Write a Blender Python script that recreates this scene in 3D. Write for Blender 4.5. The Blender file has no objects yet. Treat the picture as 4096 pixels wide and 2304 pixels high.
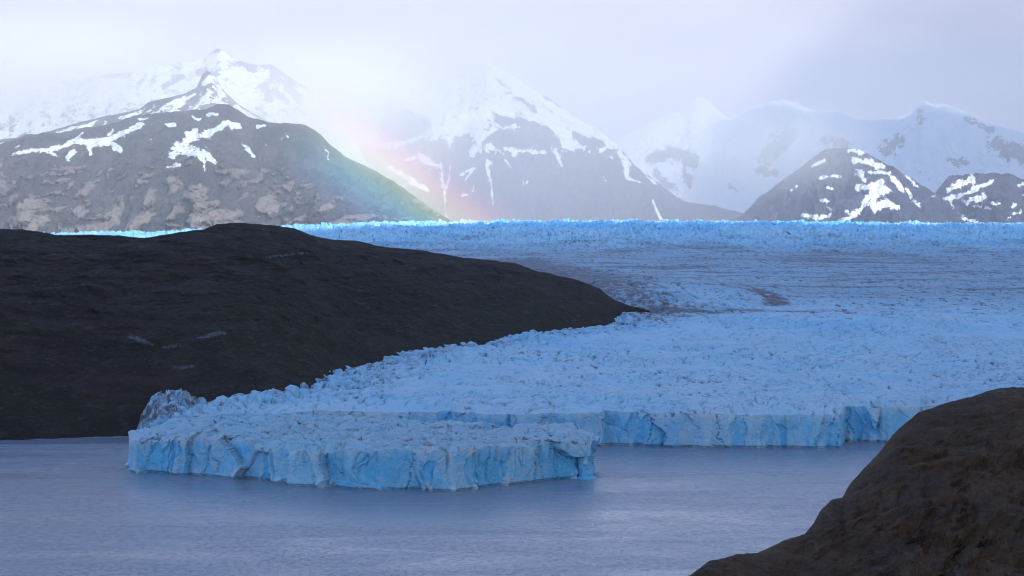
import bpy, math
import numpy as np
from mathutils import Vector

S = bpy.context.scene
COL = S.collection

# ------------------------------------------------------------------ camera
FPX = 7643.0                 # focal length in pixels of the 4096 px wide frame
PITCH = math.radians(1.888)
CAMZ = 158.0
cd = bpy.data.cameras.new("camera"); cam = bpy.data.objects.new("camera", cd); COL.objects.link(cam)
cam.location = (0, 0, CAMZ)
cam.rotation_euler = (math.radians(90) - PITCH, 0, 0)
cd.sensor_width = 36.0
cd.lens = 36.0 * FPX / 4096.0
cd.clip_start = 1.0; cd.clip_end = 60000.0
S.camera = cam

# ------------------------------------------------------------------ light
SUN_EL = math.radians(31); SUN_AZ = math.radians(151)      # azimuth clockwise from +Y
SD = Vector((math.sin(SUN_AZ) * math.cos(SUN_EL), math.cos(SUN_AZ) * math.cos(SUN_EL), math.sin(SUN_EL)))
sl = bpy.data.lights.new("sun", 'SUN'); sun = bpy.data.objects.new("sun", sl); COL.objects.link(sun)
sl.energy = 5.0; sl.angle = math.radians(0.5); sl.color = (1.0, 0.93, 0.84)
sun.rotation_euler = SD.to_track_quat('Z', 'Y').to_euler()

W = bpy.data.worlds.new("World"); S.world = W; W.use_nodes = True
nt = W.node_tree; N = nt.nodes; L = nt.links; N.clear()
def nd(t, **k):
    n = N.new(t)
    for a, b in k.items(): setattr(n, a, b)
    return n
out = nd('ShaderNodeOutputWorld'); bg = nd('ShaderNodeBackground')
sky = nd('ShaderNodeTexSky', sky_type='NISHITA', sun_disc=False)
sky.sun_elevation = SUN_EL; sky.sun_rotation = SUN_AZ
skm = nd('ShaderNodeMix', data_type='RGBA', blend_type='MULTIPLY'); skm.inputs[0].default_value = 1
skm.inputs[7].default_value = (0.165, 0.305, 0.40, 1)       # clear part of the sky, strength about 0.08
L.new(sky.outputs[0], skm.inputs[6])
tc = nd('ShaderNodeTexCoord'); sx = nd('ShaderNodeSeparateXYZ'); L.new(tc.outputs['Generated'], sx.inputs[0])
# thin cloud veil: dense near the horizon, broken higher up
mp = nd('ShaderNodeMapping'); mp.inputs['Scale'].default_value = (3.0, 3.0, 9.0); L.new(tc.outputs['Generated'], mp.inputs[0])
n1 = nd('ShaderNodeTexNoise'); n1.inputs['Scale'].default_value = 2.0; n1.inputs['Detail'].default_value = 5; n1.inputs['Roughness'].default_value = .5
L.new(mp.outputs[0], n1.inputs['Vector'])
vr = nd('ShaderNodeMapRange', interpolation_type='SMOOTHSTEP'); vr.inputs[1].default_value = 0.18; vr.inputs[2].default_value = 0.62
vr.inputs[3].default_value = 1.0; vr.inputs[4].default_value = 0.10; L.new(sx.outputs['Z'], vr.inputs[0])
cr = nd('ShaderNodeValToRGB'); e = cr.color_ramp.elements
e[0].position = .36; e[0].color = (0.49, 0.52, 0.70, 1); e[1].position = .66; e[1].color = (0.80, 0.815, 0.93, 1)
L.new(n1.outputs[0], cr.inputs[0])
mx = nd('ShaderNodeMix', data_type='RGBA'); L.new(vr.outputs[0], mx.inputs[0]); L.new(skm.outputs[2], mx.inputs[6]); L.new(cr.outputs[0], mx.inputs[7])
L.new(mx.outputs[2], bg.inputs[0]); bg.inputs[1].default_value = 1.0; L.new(bg.outputs[0], out.inputs[0])

S.view_settings.view_transform = 'Standard'; S.view_settings.look = 'None'
S.view_settings.exposure = 0.0; S.view_settings.gamma = 1.0
S.render.engine = 'CYCLES'
cy = S.cycles
cy.use_denoising = True
cy.filter_width = 1.05
cy.max_bounces = 10; cy.diffuse_bounces = 3; cy.glossy_bounces = 2; cy.volume_bounces = 8; cy.transparent_max_bounces = 8
cy.volume_max_steps = 128
cy.sample_clamp_indirect = 6

# ------------------------------------------------------------------ numpy helpers
def el(py):
    v = (1152.0 - np.asarray(py, float)) / FPX
    return (v * math.cos(PITCH) - math.sin(PITCH)) / (math.cos(PITCH) + v * math.sin(PITCH))
def aa(px, py=1200.0):
    v = (1152.0 - np.asarray(py, float)) / FPX
    return ((np.asarray(px, float) - 2048.0) / FPX) / (math.cos(PITCH) + v * math.sin(PITCH))
def proj(x, y, z):
    s = (z - CAMZ)
    d = y * math.cos(PITCH) - s * math.sin(PITCH)
    u = y * math.sin(PITCH) + s * math.cos(PITCH)
    return 2048 + FPX * x / d, 1152 - FPX * u / d
def dwater(py): return -CAMZ / el(py)

def _h(ix, iy, seed):
    h = (ix.astype(np.int64) * 374761393 + iy.astype(np.int64) * 668265263 + seed * 2246822519) & 0xFFFFFFFF
    h = ((h ^ (h >> 13)) * 1274126177) & 0xFFFFFFFF
    h = ((h ^ (h >> 15)) * 2246822519) & 0xFFFFFFFF
    return (h ^ (h >> 16)) & 0xFFFFFFFF
def gn(x, y, seed=0):
    xi = np.floor(x); yi = np.floor(y); xf = x - xi; yf = y - yi
    u = xf * xf * xf * (xf * (xf * 6 - 15) + 10); v = yf * yf * yf * (yf * (yf * 6 - 15) + 10)
    def g(dx, dy):
        a = _h(xi + dx, yi + dy, seed) * (2 * math.pi / 4294967296.0)
        return np.cos(a) * (xf - dx) + np.sin(a) * (yf - dy)
    a = g(0, 0); b = g(1, 0); c = g(0, 1); d = g(1, 1)
    return (a + (b - a) * u + (c - a) * v + (a - b - c + d) * u * v) * 1.5
def fbm(x, y, o=4, seed=0, gain=.5, lac=2.03):
    r = 0; am = 1; t = 0
    for i in range(o):
        r = r + am * gn(x, y, seed + i * 17); t += am; am *= gain; x = x * lac + 13.7; y = y * lac - 7.3
    return r / t
def rdg(x, y, o=4, seed=0, gain=.5, lac=2.07):
    r = 0; am = 1; t = 0
    for i in range(o):
        r = r + am * (1 - 2 * np.abs(gn(x, y, seed + i * 23))); t += am; am *= gain; x = x * lac + 5.1; y = y * lac + 9.2
    return r / t
def wor(x, y, seed=0):
    xi = np.floor(x); yi = np.floor(y)
    f1 = np.full(x.shape, 9.0); f2 = f1.copy(); cid = np.zeros(x.shape)
    for dx in (-1, 0, 1):
        for dy in (-1, 0, 1):
            h = _h(xi + dx, yi + dy, seed)
            px = xi + dx + (h & 0xFFFF) / 65535.0; py = yi + dy + (h >> 16) / 65535.0
            d = np.hypot(px - x, py - y); idv = (_h(xi + dx, yi + dy, seed + 91) & 0xFFFF) / 65535.0
            n = d < f1
            f2 = np.where(n, f1, np.minimum(f2, d)); cid = np.where(n, idv, cid); f1 = np.where(n, d, f1)
    return f1, f2, cid
def facet(x, y, seed):
    """flat tilted plates: every Worley cell has its own offset and slope"""
    xi = np.floor(x); yi = np.floor(y); f1 = np.full(x.shape, 9.0); f2 = f1.copy(); cx = np.zeros(x.shape); cy_ = cx.copy(); c = cx.copy(); g = cx.copy(); k = cx.copy()
    for dx in (-1, 0, 1):
        for dy in (-1, 0, 1):
            h = _h(xi + dx, yi + dy, seed); h2 = _h(xi + dx, yi + dy, seed + 91)
            px = xi + dx + (h & 0xFFFF) / 65535.0; py = yi + dy + (h >> 16) / 65535.0
            d = np.hypot(px - x, py - y); n = d < f1
            f2 = np.where(n, f1, np.minimum(f2, d)); f1 = np.where(n, d, f1)
            cx = np.where(n, x - px, cx); cy_ = np.where(n, y - py, cy_)
            c = np.where(n, (h2 & 0x3FF) / 1023.0, c); g = np.where(n, ((h2 >> 10) & 0x3FF) / 1023.0, g); k = np.where(n, ((h2 >> 20) & 0x3FF) / 1023.0, k)
    return (c - .5) + (g - .5) * 1.6 * cx + (k - .5) * .3 * cy_, c, g, f2 - f1
def ss(a, b, x):
    t = np.clip((x - a) / (b - a), 0, 1); return t * t * (3 - 2 * t)
def pts(l): return np.array(l, float)
def sdist(px, py, line):
    """distance in pixels to a tapered polyline [(x, y, w)...]; returns inside-ness d/w"""
    best = np.full(px.shape, 99.0)
    for (x0, y0, w0), (x1, y1, w1) in zip(line[:-1], line[1:]):
        dx, dy = x1 - x0, y1 - y0; q = dx * dx + dy * dy + 1e-9
        t = np.clip(((px - x0) * dx + (py - y0) * dy) / q, 0, 1)
        best = np.minimum(best, np.hypot(px - x0 - t * dx, py - y0 - t * dy) / (w0 + t * (w1 - w0)))
    return best

def mesh_grids(name, grids, mat, parent=None, smooth=True):
    """grids: list of (X, Y, Z, {attr: array}, wrap) -> ONE mesh object"""
    vs = []; fs = []; at = {}; off = 0
    for X, Y, Z, A, wrap in grids:
        r, c = X.shape
        vs.append(np.stack([X.ravel(), Y.ravel(), Z.ravel()], 1))
        idx = np.arange(r * c).reshape(r, c) + off
        if wrap: idx = np.concatenate([idx, idx[:, :1]], 1)
        fs.append(np.stack([idx[:-1, :-1].ravel(), idx[:-1, 1:].ravel(), idx[1:, 1:].ravel(), idx[1:, :-1].ravel()], 1))
        for k, v in A.items(): at.setdefault(k, []).append(v.ravel())
        off += r * c
    v = np.concatenate(vs).astype(np.float32); f = np.concatenate(fs).astype(np.int32)
    me = bpy.data.meshes.new(name)
    me.vertices.add(len(v)); me.vertices.foreach_set("co", v.ravel())
    me.loops.add(f.size); me.loops.foreach_set("vertex_index", f.ravel())
    me.polygons.add(len(f)); me.polygons.foreach_set("loop_start", np.arange(0, f.size, 4, dtype=np.int32))
    me.update(calc_edges=True)
    me.polygons.foreach_set("use_smooth", np.full(len(f), smooth))
    for k, a in at.items():
        x = me.attributes.new(k, 'FLOAT', 'POINT'); x.data.foreach_set("value", np.concatenate(a).astype(np.float32))
    me.materials.append(mat)
    o = bpy.data.objects.new(name, me); COL.objects.link(o); o.parent = parent
    return o
def tag(o, label=None, cat=None, kind=None, group=None):
    for k, v in (("label", label), ("category", cat), ("kind", kind), ("group", group)):
        if v: o[k] = v
    return o
def empty(name, loc=(0, 0, 0)):
    o = bpy.data.objects.new(name, None); COL.objects.link(o); o.location = loc; return o

# ------------------------------------------------------------------ material helper
class Mt:
    def __init__(s, name):
        s.m = bpy.data.materials.new(name); s.m.use_nodes = True
        s.t = s.m.node_tree; s.t.nodes.clear(); s.out = s.n('ShaderNodeOutputMaterial')
    def n(s, t, ins=None, **k):
        n = s.t.nodes.new(t)
        for a, b in k.items(): setattr(n, a, b)
        for a, b in (ins or {}).items():
            if hasattr(b, 'is_output') or isinstance(b, bpy.types.NodeSocket): s.t.links.new(b, n.inputs[a])
            else: n.inputs[a].default_value = b
        return n
    def attr(s, a): return s.n('ShaderNodeAttribute', attribute_name=a).outputs['Fac']
    def pos(s): return s.n('ShaderNodeNewGeometry').outputs['Position']
    def mapped(s, v, scale): return s.n('ShaderNodeMapping', {0: v, 'Scale': scale}).outputs[0]
    def noise(s, v, sc, det=4, rough=.55, dist=0): return s.n('ShaderNodeTexNoise', {'Vector': v, 'Scale': sc, 'Detail': det, 'Roughness': rough, 'Distortion': dist}).outputs[0]
    def mr(s, v, a, b, c=0., d=1.): return s.n('ShaderNodeMapRange', {0: v, 1: a, 2: b, 3: c, 4: d}, interpolation_type='SMOOTHSTEP').outputs[0]
    def ma(s, op, a, b=0.): return s.n('ShaderNodeMath', {0: a, 1: b}, operation=op).outputs[0]
    def mix(s, f, a, b, bt='MIX'):
        a = (*a, 1) if isinstance(a, tuple) and len(a) == 3 else a
        b = (*b, 1) if isinstance(b, tuple) and len(b) == 3 else b
        return s.n('ShaderNodeMix', {0: f, 6: a, 7: b}, data_type='RGBA', blend_type=bt).outputs[2]
    def bump(s, h, st, dist, nrm=None):
        d = {'Height': h, 'Strength': st, 'Distance': dist}
        if nrm: d['Normal'] = nrm
        return s.n('ShaderNodeBump', d).outputs[0]
    def done(s, col, rough=.9, nrm=None, spec=.5, **k):
        d = {'Base Color': (*col, 1) if isinstance(col, tuple) else col, 'Roughness': rough, 'Specular IOR Level': spec}
        if nrm: d['Normal'] = nrm
        d.update(k)
        p = s.n('ShaderNodeBsdfPrincipled', d); s.t.links.new(p.outputs[0], s.out.inputs[0]); return s.m

def mat_ice(name, fine):
    """attributes: blue (clean deep ice), dirt (sediment, and crevasse shade painted as dark flecks)"""
    M = Mt(name); P = M.pos()
    n1 = M.noise(P, .012, 5, .6); n2 = M.noise(P, fine, 5, .65); n3 = M.noise(P, fine * 4, 3, .6)
    col = M.mix(M.mr(n1, .35, .65), (.60, .73, .82), (.43, .73, .88))
    col = M.mix(M.mr(n2, .30, .72, 0, .55), col, (.68, .81, .90))
    bl = M.ma('MULTIPLY', M.attr('blue'), M.mr(n2, .2, .8, .6, 1.25))
    col = M.mix(M.n('ShaderNodeClamp', {0: bl}).outputs[0], col, (.13, .58, .93))
    dd = M.ma('ADD', M.attr('dirt_shade'), M.mr(n3, .25, .85, -.28, .28))
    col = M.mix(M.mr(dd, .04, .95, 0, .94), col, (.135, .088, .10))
    nr = M.bump(n2, .8, 1.6); nr = M.bump(n3, .6, .5, nr)
    return M.done(col, .55, nr, .35)

def mat_rock(name, c1, c2, c3, sc, streak, b1, warm=None):
    M = Mt(name); P = M.pos()
    V = M.mapped(P, streak)
    a = M.noise(V, sc, 8, .62, .4); b = M.noise(P, sc * .22, 5, .6); c = M.noise(V, sc * 5, 5, .7)
    col = M.mix(M.mr(a, .35, .68), c1, c2)
    col = M.mix(M.mr(b, .48, .66), col, c3)
    col = M.mix(M.mr(c, .35, .75, 0, .6), col, M.mix(.5, c1, (.0, .0, .0)))
    vn = M.n('ShaderNodeTexVoronoi', {'Vector': M.mix(.25, V, M.n('ShaderNodeTexNoise', {'Vector': V, 'Scale': sc * 2}).outputs[1], 'ADD'), 'Scale': sc * 1.7}, feature='DISTANCE_TO_EDGE').outputs[0]
    nr = M.bump(a, 1, b1 * 1.6); nr = M.bump(c, 1, b1 * .4, nr); nr = M.bump(M.mr(vn, 0, .06), .35, b1 * .3, nr)
    return M.done(col, .85, nr, .3)

# ------------------------------------------------------------------ lake
def build_lake():
    M = Mt("lake_water"); P = M.pos()
    w1 = M.noise(M.mapped(P, (.15, .055, 1)), 1.0, 4, .6)
    w2 = M.noise(M.mapped(P, (.5, .17, 1)), 1.0, 5, .7)
    lane = M.noise(M.mapped(P, (.0030, .014, 1)), 1.0, 6, .65, 1.2)      # wind lanes
    la = M.mr(lane, .36, .64, .22, .75)
    h = M.ma('ADD', w1, M.ma('MULTIPLY', w2, .9))
    nr = M.n('ShaderNodeBump', {'Height': h, 'Strength': M.ma('MULTIPLY', la, 1.0), 'Distance': 1.1}).outputs[0]
    fl = M.mr(M.noise(M.mapped(P, (.36, .22, 1)), 1.0, 5, .7, .6), .50, .72)
    nr = M.n('ShaderNodeBump', {'Height': fl, 'Strength': M.mr(lane, .34, .66, .12, .65), 'Distance': 1.0, 'Normal': nr}).outputs[0]
    M.done((.26, .28, .35), M.mr(lane, .36, .64, .17, .30), nr, 1.0, IOR=1.40)
    xs = np.linspace(-4200, 4200, 30); ys = np.linspace(-150, 6000, 30)
    X, Y = np.meshgrid(xs, ys)
    tag(mesh_grids("lake", [(X, Y, X * 0, {}, False)], M.m), "grey blue rippled lake in front of the glacier", None, "structure")
    M2 = Mt("valley_floor"); M2.done((.08, .075, .07), .95)
    xs = np.linspace(-4300, 4300, 3); ys = np.linspace(-200, 15200, 3); X, Y = np.meshgrid(xs, ys)
    tag(mesh_grids("ground", [(X, Y, X * 0 - .9, {}, False)], M2.m), None, None, "structure")

# ------------------------------------------------------------------ glacier
FR = pts([(-400, 1395), (545, 1380), (600, 1350), (900, 1346), (1060, 1352), (1180, 1374), (1400, 1376), (1600, 1366), (2000, 1358), (2300, 1362),
          (2420, 1372), (2500, 1366), (2700, 1358), (2900, 1356), (3100, 1354), (3260, 1352), (3366, 1352), (3384, 1392), (3560, 1382), (3640, 1388), (3800, 1400), (4700, 1440)])
CREST = pts([(-600, 950), (0, 942), (300, 934), (600, 931), (1000, 912), (1150, 905), (1500, 893), (2000, 884), (2600, 884), (3300, 890), (3700, 894), (4700, 900)])
YC = 5500.0
def gbase(x, y):
    """large shape of the ice surface"""
    px = 2048 + FPX * x / y
    zc = CAMZ + YC * el(np.interp(px, CREST[:, 0], CREST[:, 1]) + 7)
    t = (y - 1350) / (YC - 1350)
    tt = np.clip(t, 0, 1)
    z = 25 + (zc - 25) * (0.93 * tt + .07 * tt ** 3)
    z = z - np.clip(t - 1, 0, None) * 60
    # pressure bulge beyond the tip of the rock ridge
    bx, by = 120.0, 2690.0
    v = (y - by) / 420; u = (x - bx) / 225 + .35 * v
    d = np.sqrt(u * u + v * v + .5 * u * v * 0)
    z = z + 17 * (1 - ss(.62, 1.08, d)) * (1 - .4 * ss(-.2, .6, -u))
    return z, d, u, v
def grelief(x, y):
    far = ss(3400, 4900, y)
    wx = x + 18 * fbm(x / 60, y / 60, 3, 5); wy = y + 18 * fbm(x / 60 + 9, y / 60, 3, 6)
    h = 4.5 * fbm(x / 55, y / 75, 4, 1) + 9 * fbm(x / 260, y / 260, 3, 2)
    lump = rdg(wx / 22, wy / 22, 4, 11, .55)
    c1 = np.abs(gn(wx / 17, wy / 11, 31)); c2 = np.abs(gn(wx / 9 + 4, wy / 7, 32))
    cm = ss(-.1, .45, fbm(x / 120, y / 160, 3, 33))
    crev = (1 - ss(0, .10, c1)) * cm + .6 * (1 - ss(0, .13, c2)) * (1 - cm) * ss(.0, .5, fbm(x / 70, y / 70, 2, 35) + .2)
    h = h + 1.5 * lump - 3.0 * crev
    # seracs of the far ice fall: slabs with gaps between them
    f1, f2, cid = wor(wx / 34, wy / 60, 41)
    g1, g2, cid2 = wor(wx / 13, wy / 30, 43)
    ser = 9 * (cid - .4) + 8 * (cid2 - .5) + 8 * rdg(wx / 15, wy / 45, 4, 44, .6)
    gap = (1 - ss(0, .20, g2 - g1))
    ser = ser - 9 * gap - 7 * (1 - ss(0, .12, f2 - f1))
    h = h * (1 - far) + far * (h * .5 + ser)
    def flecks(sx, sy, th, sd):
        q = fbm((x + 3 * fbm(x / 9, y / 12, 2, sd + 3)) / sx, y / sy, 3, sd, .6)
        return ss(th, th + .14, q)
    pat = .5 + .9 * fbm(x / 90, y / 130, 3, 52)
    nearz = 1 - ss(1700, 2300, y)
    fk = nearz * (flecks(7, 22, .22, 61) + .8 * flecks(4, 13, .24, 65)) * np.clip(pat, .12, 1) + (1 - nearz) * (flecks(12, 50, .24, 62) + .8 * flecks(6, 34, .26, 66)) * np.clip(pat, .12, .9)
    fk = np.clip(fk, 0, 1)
    crl = (1 - ss(0, .045, np.abs(gn(wx / 26, wy / 34, 36)))) * ss(-.05, .25, gn(x / 45, y / 60, 37))
    h = h - 2.6 * crl * (1 - far) - 1.6 * fk * (1 - far)
    ser = ser * (1 - .5 * ss(5000, 5500, y))
    slit = flecks(9, 75, .16, 69) * np.clip(pat + .2, .2, 1)
    dirt_shade = (crev * .55 * ss(-.25, .35, fbm(x / 40, y / 40, 3, 51)) + .95 * fk + .75 * crl) * (1 - far) + far * (gap * .35 * ss(.0, .5, gn(x / 50, y / 90, 53) + .1) + .75 * slit)  # fk and slit paint in the shade of crevasse walls; crev is sediment
    h = h - far * 5 * slit
    blue = .12 + .5 * crev * (1 - far) + far * (-.12 + .5 * ss(4500, 5300, y) + .8 * fbm(x / 500, y / 500, 3, 55) + .5 * gap * (cid > .5))
    blue = np.clip(blue + .30 * ss(-.1, .6, fbm(x / 140, y / 200, 3, 56)), 0, 1)
    return h, dirt_shade, blue
def margin(px, y, x):
    """distance in metres to the ridge margin, along which the ice is broken and dirty"""
    d = np.full(px.shape, 1e9)
    for (x0, y0), (x1, y1) in zip(MARG[:-1], MARG[1:]):
        dx, dy = x1 - x0, y1 - y0; t = np.clip(((x - x0) * dx + (y - y0) * dy) / (dx * dx + dy * dy), 0, 1)
        d = np.minimum(d, np.hypot(x - x0 - t * dx, y - y0 - t * dy))
    return d
MP = [(540, 1640), (700, 1612), (900, 1590), (1150, 1572), (1300, 1545), (1350, 1490), (1700, 1425), (2100, 1350), (2400, 1300), (2585, 1252)]
def ice_point(px, py):
    """where the view ray meets the smooth ice surface"""
    a = float(aa(px, py)); e0 = float(el(py)); ys = np.linspace(1200, 5400, 4000)
    z, *_ = gbase(a * ys, ys); k = int(np.argmax(z >= CAMZ + ys * e0)); return (a * ys[k], ys[k])
MARG = [ice_point(*p) for p in MP]

def wall_disp(s, h, seed, big=1.0):
    """horizontal relief of an ice cliff: s metres along it, h metres up"""
    sw = s + 20 * fbm(s / 75, s * 0, 2, seed + 12) + 6 * fbm(s / 24, h / 26, 3, seed) + h * .25 * gn(s / 60, h * 0, seed + 8)
    hw = h + 5 * fbm(s / 18, h / 14, 3, seed + 9)
    a1, c1, g1, e1 = facet(sw / 26, hw / 62 + .5, seed + 1)
    a2, c2, g2, e2 = facet(sw / 10, hw / 19, seed + 2)
    a3, c3, g3, e3 = facet(sw / 4.2, hw / 6, seed + 3)
    d = 8.0 * a1 * big + 1.7 * a2 + .55 * a3 + 3.5 * big * fbm(s / 45, s * 0, 2, seed + 6)
    d = d + .7 * fbm(sw / 7, h / 11, 4, seed + 4) + .2 * fbm(sw / 2, h / 2.5, 3, seed + 5)
    crack = (1 - ss(0, .05, e1)) * ss(.3, .6, c1)
    slot = (1 - ss(0, .035, np.abs(gn(sw / 15 + .3 * fbm(s / 9, h / 18, 2, seed + 15), h / 90, seed + 14)))) * ss(-.05, .25, gn(s / 35, h / 60, seed + 16))
    d = d + 2.6 * slot + .8 * rdg(sw / 5, h / 40, 3, seed + 13) * ss(.3, .7, g1)
    return d + .8 * crack, crack, np.clip(.6 * c1 + .4 * c2 + .8 * slot, 0, 1.4), g2

def build_glacier():
    root = empty("glacier", (200, 1350, 0))
    tag(root, "huge blue white glacier filling the valley behind the floating ice tongue", "glacier")
    mat_s = mat_ice("glacier_ice", .30); mat_w = mat_ice("glacier_cliff_ice", .22)
    a = np.arange(float(aa(-600)), float(aa(4850)), .00056)
    px = 2048 + a * FPX
    rf = np.interp(px, FR[:, 0], FR[:, 1]) + 5 * fbm(px / 70, px * 0, 3, 61) * (px > 600)
    s = np.concatenate([[0], np.cumsum(np.hypot(np.diff(a * rf), np.clip(np.diff(rf), -2, 2)))])
    # surface rows
    NR = 900
    k = np.linspace(0, 1, NR)[:, None]
    hd0, cr0, ci0, cj0 = wall_disp(s, np.full(s.shape, 25.0), 71)
    lip = rf + hd0
    R0 = 1375.0
    lips = np.convolve(np.pad(lip, 24, 'edge'), np.ones(49) / 49, 'valid')
    Y = R0 * (6600.0 / R0) ** (k ** 1.06) + (lips - R0)[None, :] * np.exp(-k * 16) + (lip - lips)[None, :] * np.exp(-k * 160)
    Y = np.maximum.accumulate(Y + np.arange(NR)[:, None] * .02, axis=0)
    X = a[None, :] * Y
    PX = np.broadcast_to(px[None, :], Y.shape)
    z, d, u, v = gbase(X, Y)
    z = z - 60 * (1 - ss(505, 560, PX)) * (1 - ss(3000, 4000, Y))      # dips under the ridge
    h, dirt_shade, blue = grelief(X, Y)
    mg = margin(PX, Y, X)
    mgf = (1 - ss(10, 75, mg)) * ss(1250, 1300, Y) * (1 - ss(2050, 2300, Y))
    blocks = wor(X / 9, Y / 9, 81); bl = (blocks[2] - .3) * 7 + 4 * (.5 - blocks[0])
    h = h + mgf * bl * .8
    dirt_shade = dirt_shade + mgf * (.5 * ss(.35, .75, blocks[2]) + .5 * (1 - ss(0, .12, blocks[1] - blocks[0]))) * ss(-.3, .3, fbm(X / 25, Y / 25, 3, 83))
    h = h + 2.6 * fbm(X / 55, Y / 90, 3, 84) * (1 - ss(40, 160, Y - lip[None, :]))
    # left end of the front stands up in dirty pinnacles
    le = (1 - ss(700, 980, PX)) * (1 - ss(1440, 1520, Y))
    h = h + le * (-2 + 3.0 * rdg(X / 14, Y / 14, 3, 85))
    h = h + le * 7 * (wor(X / 7 + .3 * gn(X / 5, Y / 5, 80), Y / 9, 82)[2] - .5)
    dirt_shade = dirt_shade + le * ss(.2, .8, wor(X / 10, Y / 10, 86)[2]) * .55
    # calm, dusty middle reach
    mid = ss(2200, 2700, Y) * (1 - ss(3500, 4700, Y))
    h = h * (1 - .45 * mid)
    fl = fbm(X / 400 + .2 * fbm(X / 200, Y / 200, 2, 87), Y / 45, 4, 88)
    dirt_shade = dirt_shade + mid * (.36 + .34 * ss(.0, .5, fl)) + .12 * ss(1900, 2300, Y) * (1 - mid) * (1 - ss(3400, 4000, Y))
    dirt_shade = dirt_shade + (.16 + .22 * ss(-.1, .4, fbm(X / 160, Y / 260, 4, 77))) * ss(3000, 4200, Y) * (1 - ss(4500, 5300, Y))
    dirt_shade = dirt_shade + .16 * ss(2100, 2600, Y) * (1 - ss(3300, 4500, Y))
    # bulge: crevasses on its flank, rubble edge on its right
    dirt_shade = dirt_shade + .9 * (1 - ss(.02, .11, np.abs(d - .93 + .14 * fbm(X / 50, Y / 70, 3, 95)))) * ss(.45, .8, u) * (1 - ss(.15, .6, v)) * ss(-.45, .1, fbm(X / 30, Y / 60, 3, 89))
    dirt_shade = dirt_shade + .40 * (1 - ss(0, .05, np.abs(d - .8 + .1 * fbm(X / 90, Y / 90, 3, 94)))) * ss(.0, .5, v)
    cb = (1 - ss(0, .07, np.abs(gn(X / 55 + Y / 120, Y / 100, 90)))) * (1 - ss(.8, 1.1, d)) * ss(-.1, .3, fbm(X / 80, Y / 80, 2, 91))
    h = h - 4 * cb; dirt_shade = dirt_shade + .6 * cb
    dm = np.full(X.shape, 1e9); RP = [ice_point(*p) for p in [(2590, 1250), (2470, 1205), (2350, 1130), (2200, 1090), (2050, 1050)]]
    for (x0, y0), (x1, y1) in zip(RP[:-1], RP[1:]):
        ax_, ay_ = x1 - x0, y1 - y0; t_ = np.clip(((X - x0) * ax_ + (Y - y0) * ay_) / (ax_ * ax_ + ay_ * ay_), 0, 1)
        dm = np.minimum(dm, np.hypot(X - x0 - t_ * ax_, (Y - y0 - t_ * ay_) * .6))
    dirt_shade = dirt_shade + (1 - ss(5, 110, dm + 30 * fbm(X / 30, Y / 40, 3, 98))) * (.25 + .75 * ss(-.2, .35, fbm(X / 9, Y / 22, 4, 99, .65)))
    # medial moraine trailing from the tip of the ridge
    tx, ty = MARG[-1]
    mr_ = (1 - ss(0, 1, np.abs(Y - (ty + (X - tx) * .06) + 34 * fbm(X / 50, Y / 60, 4, 92)) / (34 + .10 * np.clip(X - tx, 0, None)))) * ss(-60, 10, X - tx) * (1 - ss(100, 420, X - tx))
    dirt_shade = dirt_shade + mr_ * (.35 + .5 * ss(-.2, .3, fbm(X / 25, Y / 30, 3, 96)))
    edge_ = ss(515, 660, PX + 55 * fbm(X / 9, Y / 9, 4, 97)) ** .7; edge_ = edge_ + (1 - edge_) * ss(3000, 4000, Y)
    dirt_shade = dirt_shade + .7 * (1 - ss(560, 700, PX)) * (Y < 1600) * ss(-.15, .25, fbm(X / 6, Y / 6, 3, 79))
    ef = ss(0, 14, Y - lip[None, :])                   # rounded lip
    Z = (z + h * (.35 + .65 * ef) - 1.6 * (1 - ef)) * edge_ - 2 * (1 - edge_)
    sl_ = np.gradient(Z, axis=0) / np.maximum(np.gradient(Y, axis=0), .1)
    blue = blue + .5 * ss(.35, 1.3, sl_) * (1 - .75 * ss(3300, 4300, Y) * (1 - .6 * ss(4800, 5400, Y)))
    surf = mesh_grids("ice_surface", [(X - 200, Y - 1350, Z, {"dirt_shade": np.clip(dirt_shade, 0, 1.2), "blue": np.clip(blue, 0, 1)}, False)], mat_s, root)
    # cliff
    T = np.linspace(0, 1, 60)[::-1][:, None]
    top = Z[0][None, :]
    top = np.maximum(top, -1.0); H = -1.5 + T * (top + 1.5)
    SS = np.broadcast_to(s[None, :], H.shape)
    dd, crack, cid, cid2 = wall_disp(SS, T * 25 + 0 * H, 71)
    dd = dd * (1 - T) + hd0[None, :] * T if False else dd + (hd0 - dd[0])[None, :] * T ** 3
    talus = 3.5 * np.clip(.30 - T, 0, None) / .3 * ss(.05, .35, fbm(SS / 14, SS * 0, 2, 73))
    notch = 1.8 * (1 - ss(.2, 1.6, H))
    Yw = rf[None, :] + dd - talus + notch
    bluew = .72 + 1.0 * (cid - .5) + .3 * (cid2 - .5) + .3 * fbm(SS / 12, H / 8, 3, 75) - .5 * ss(.72, 1, T) - .8 * ss(.5, 3, talus)
    dw = crack * .25 * ss(.5, .8, cid2) + (1 - ss(600, 800, PX[:1])) * .7 * ss(-.1, .3, fbm(SS / 7, H / 5, 4, 76, .6))
    mesh_grids("ice_cliff", [(a[None, :] * Yw - 200, Yw - 1350, H, {"dirt_shade": dw + 0 * H, "blue": np.clip(bluew, 0, 1)}, False)], mat_w, root)
    return root

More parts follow.
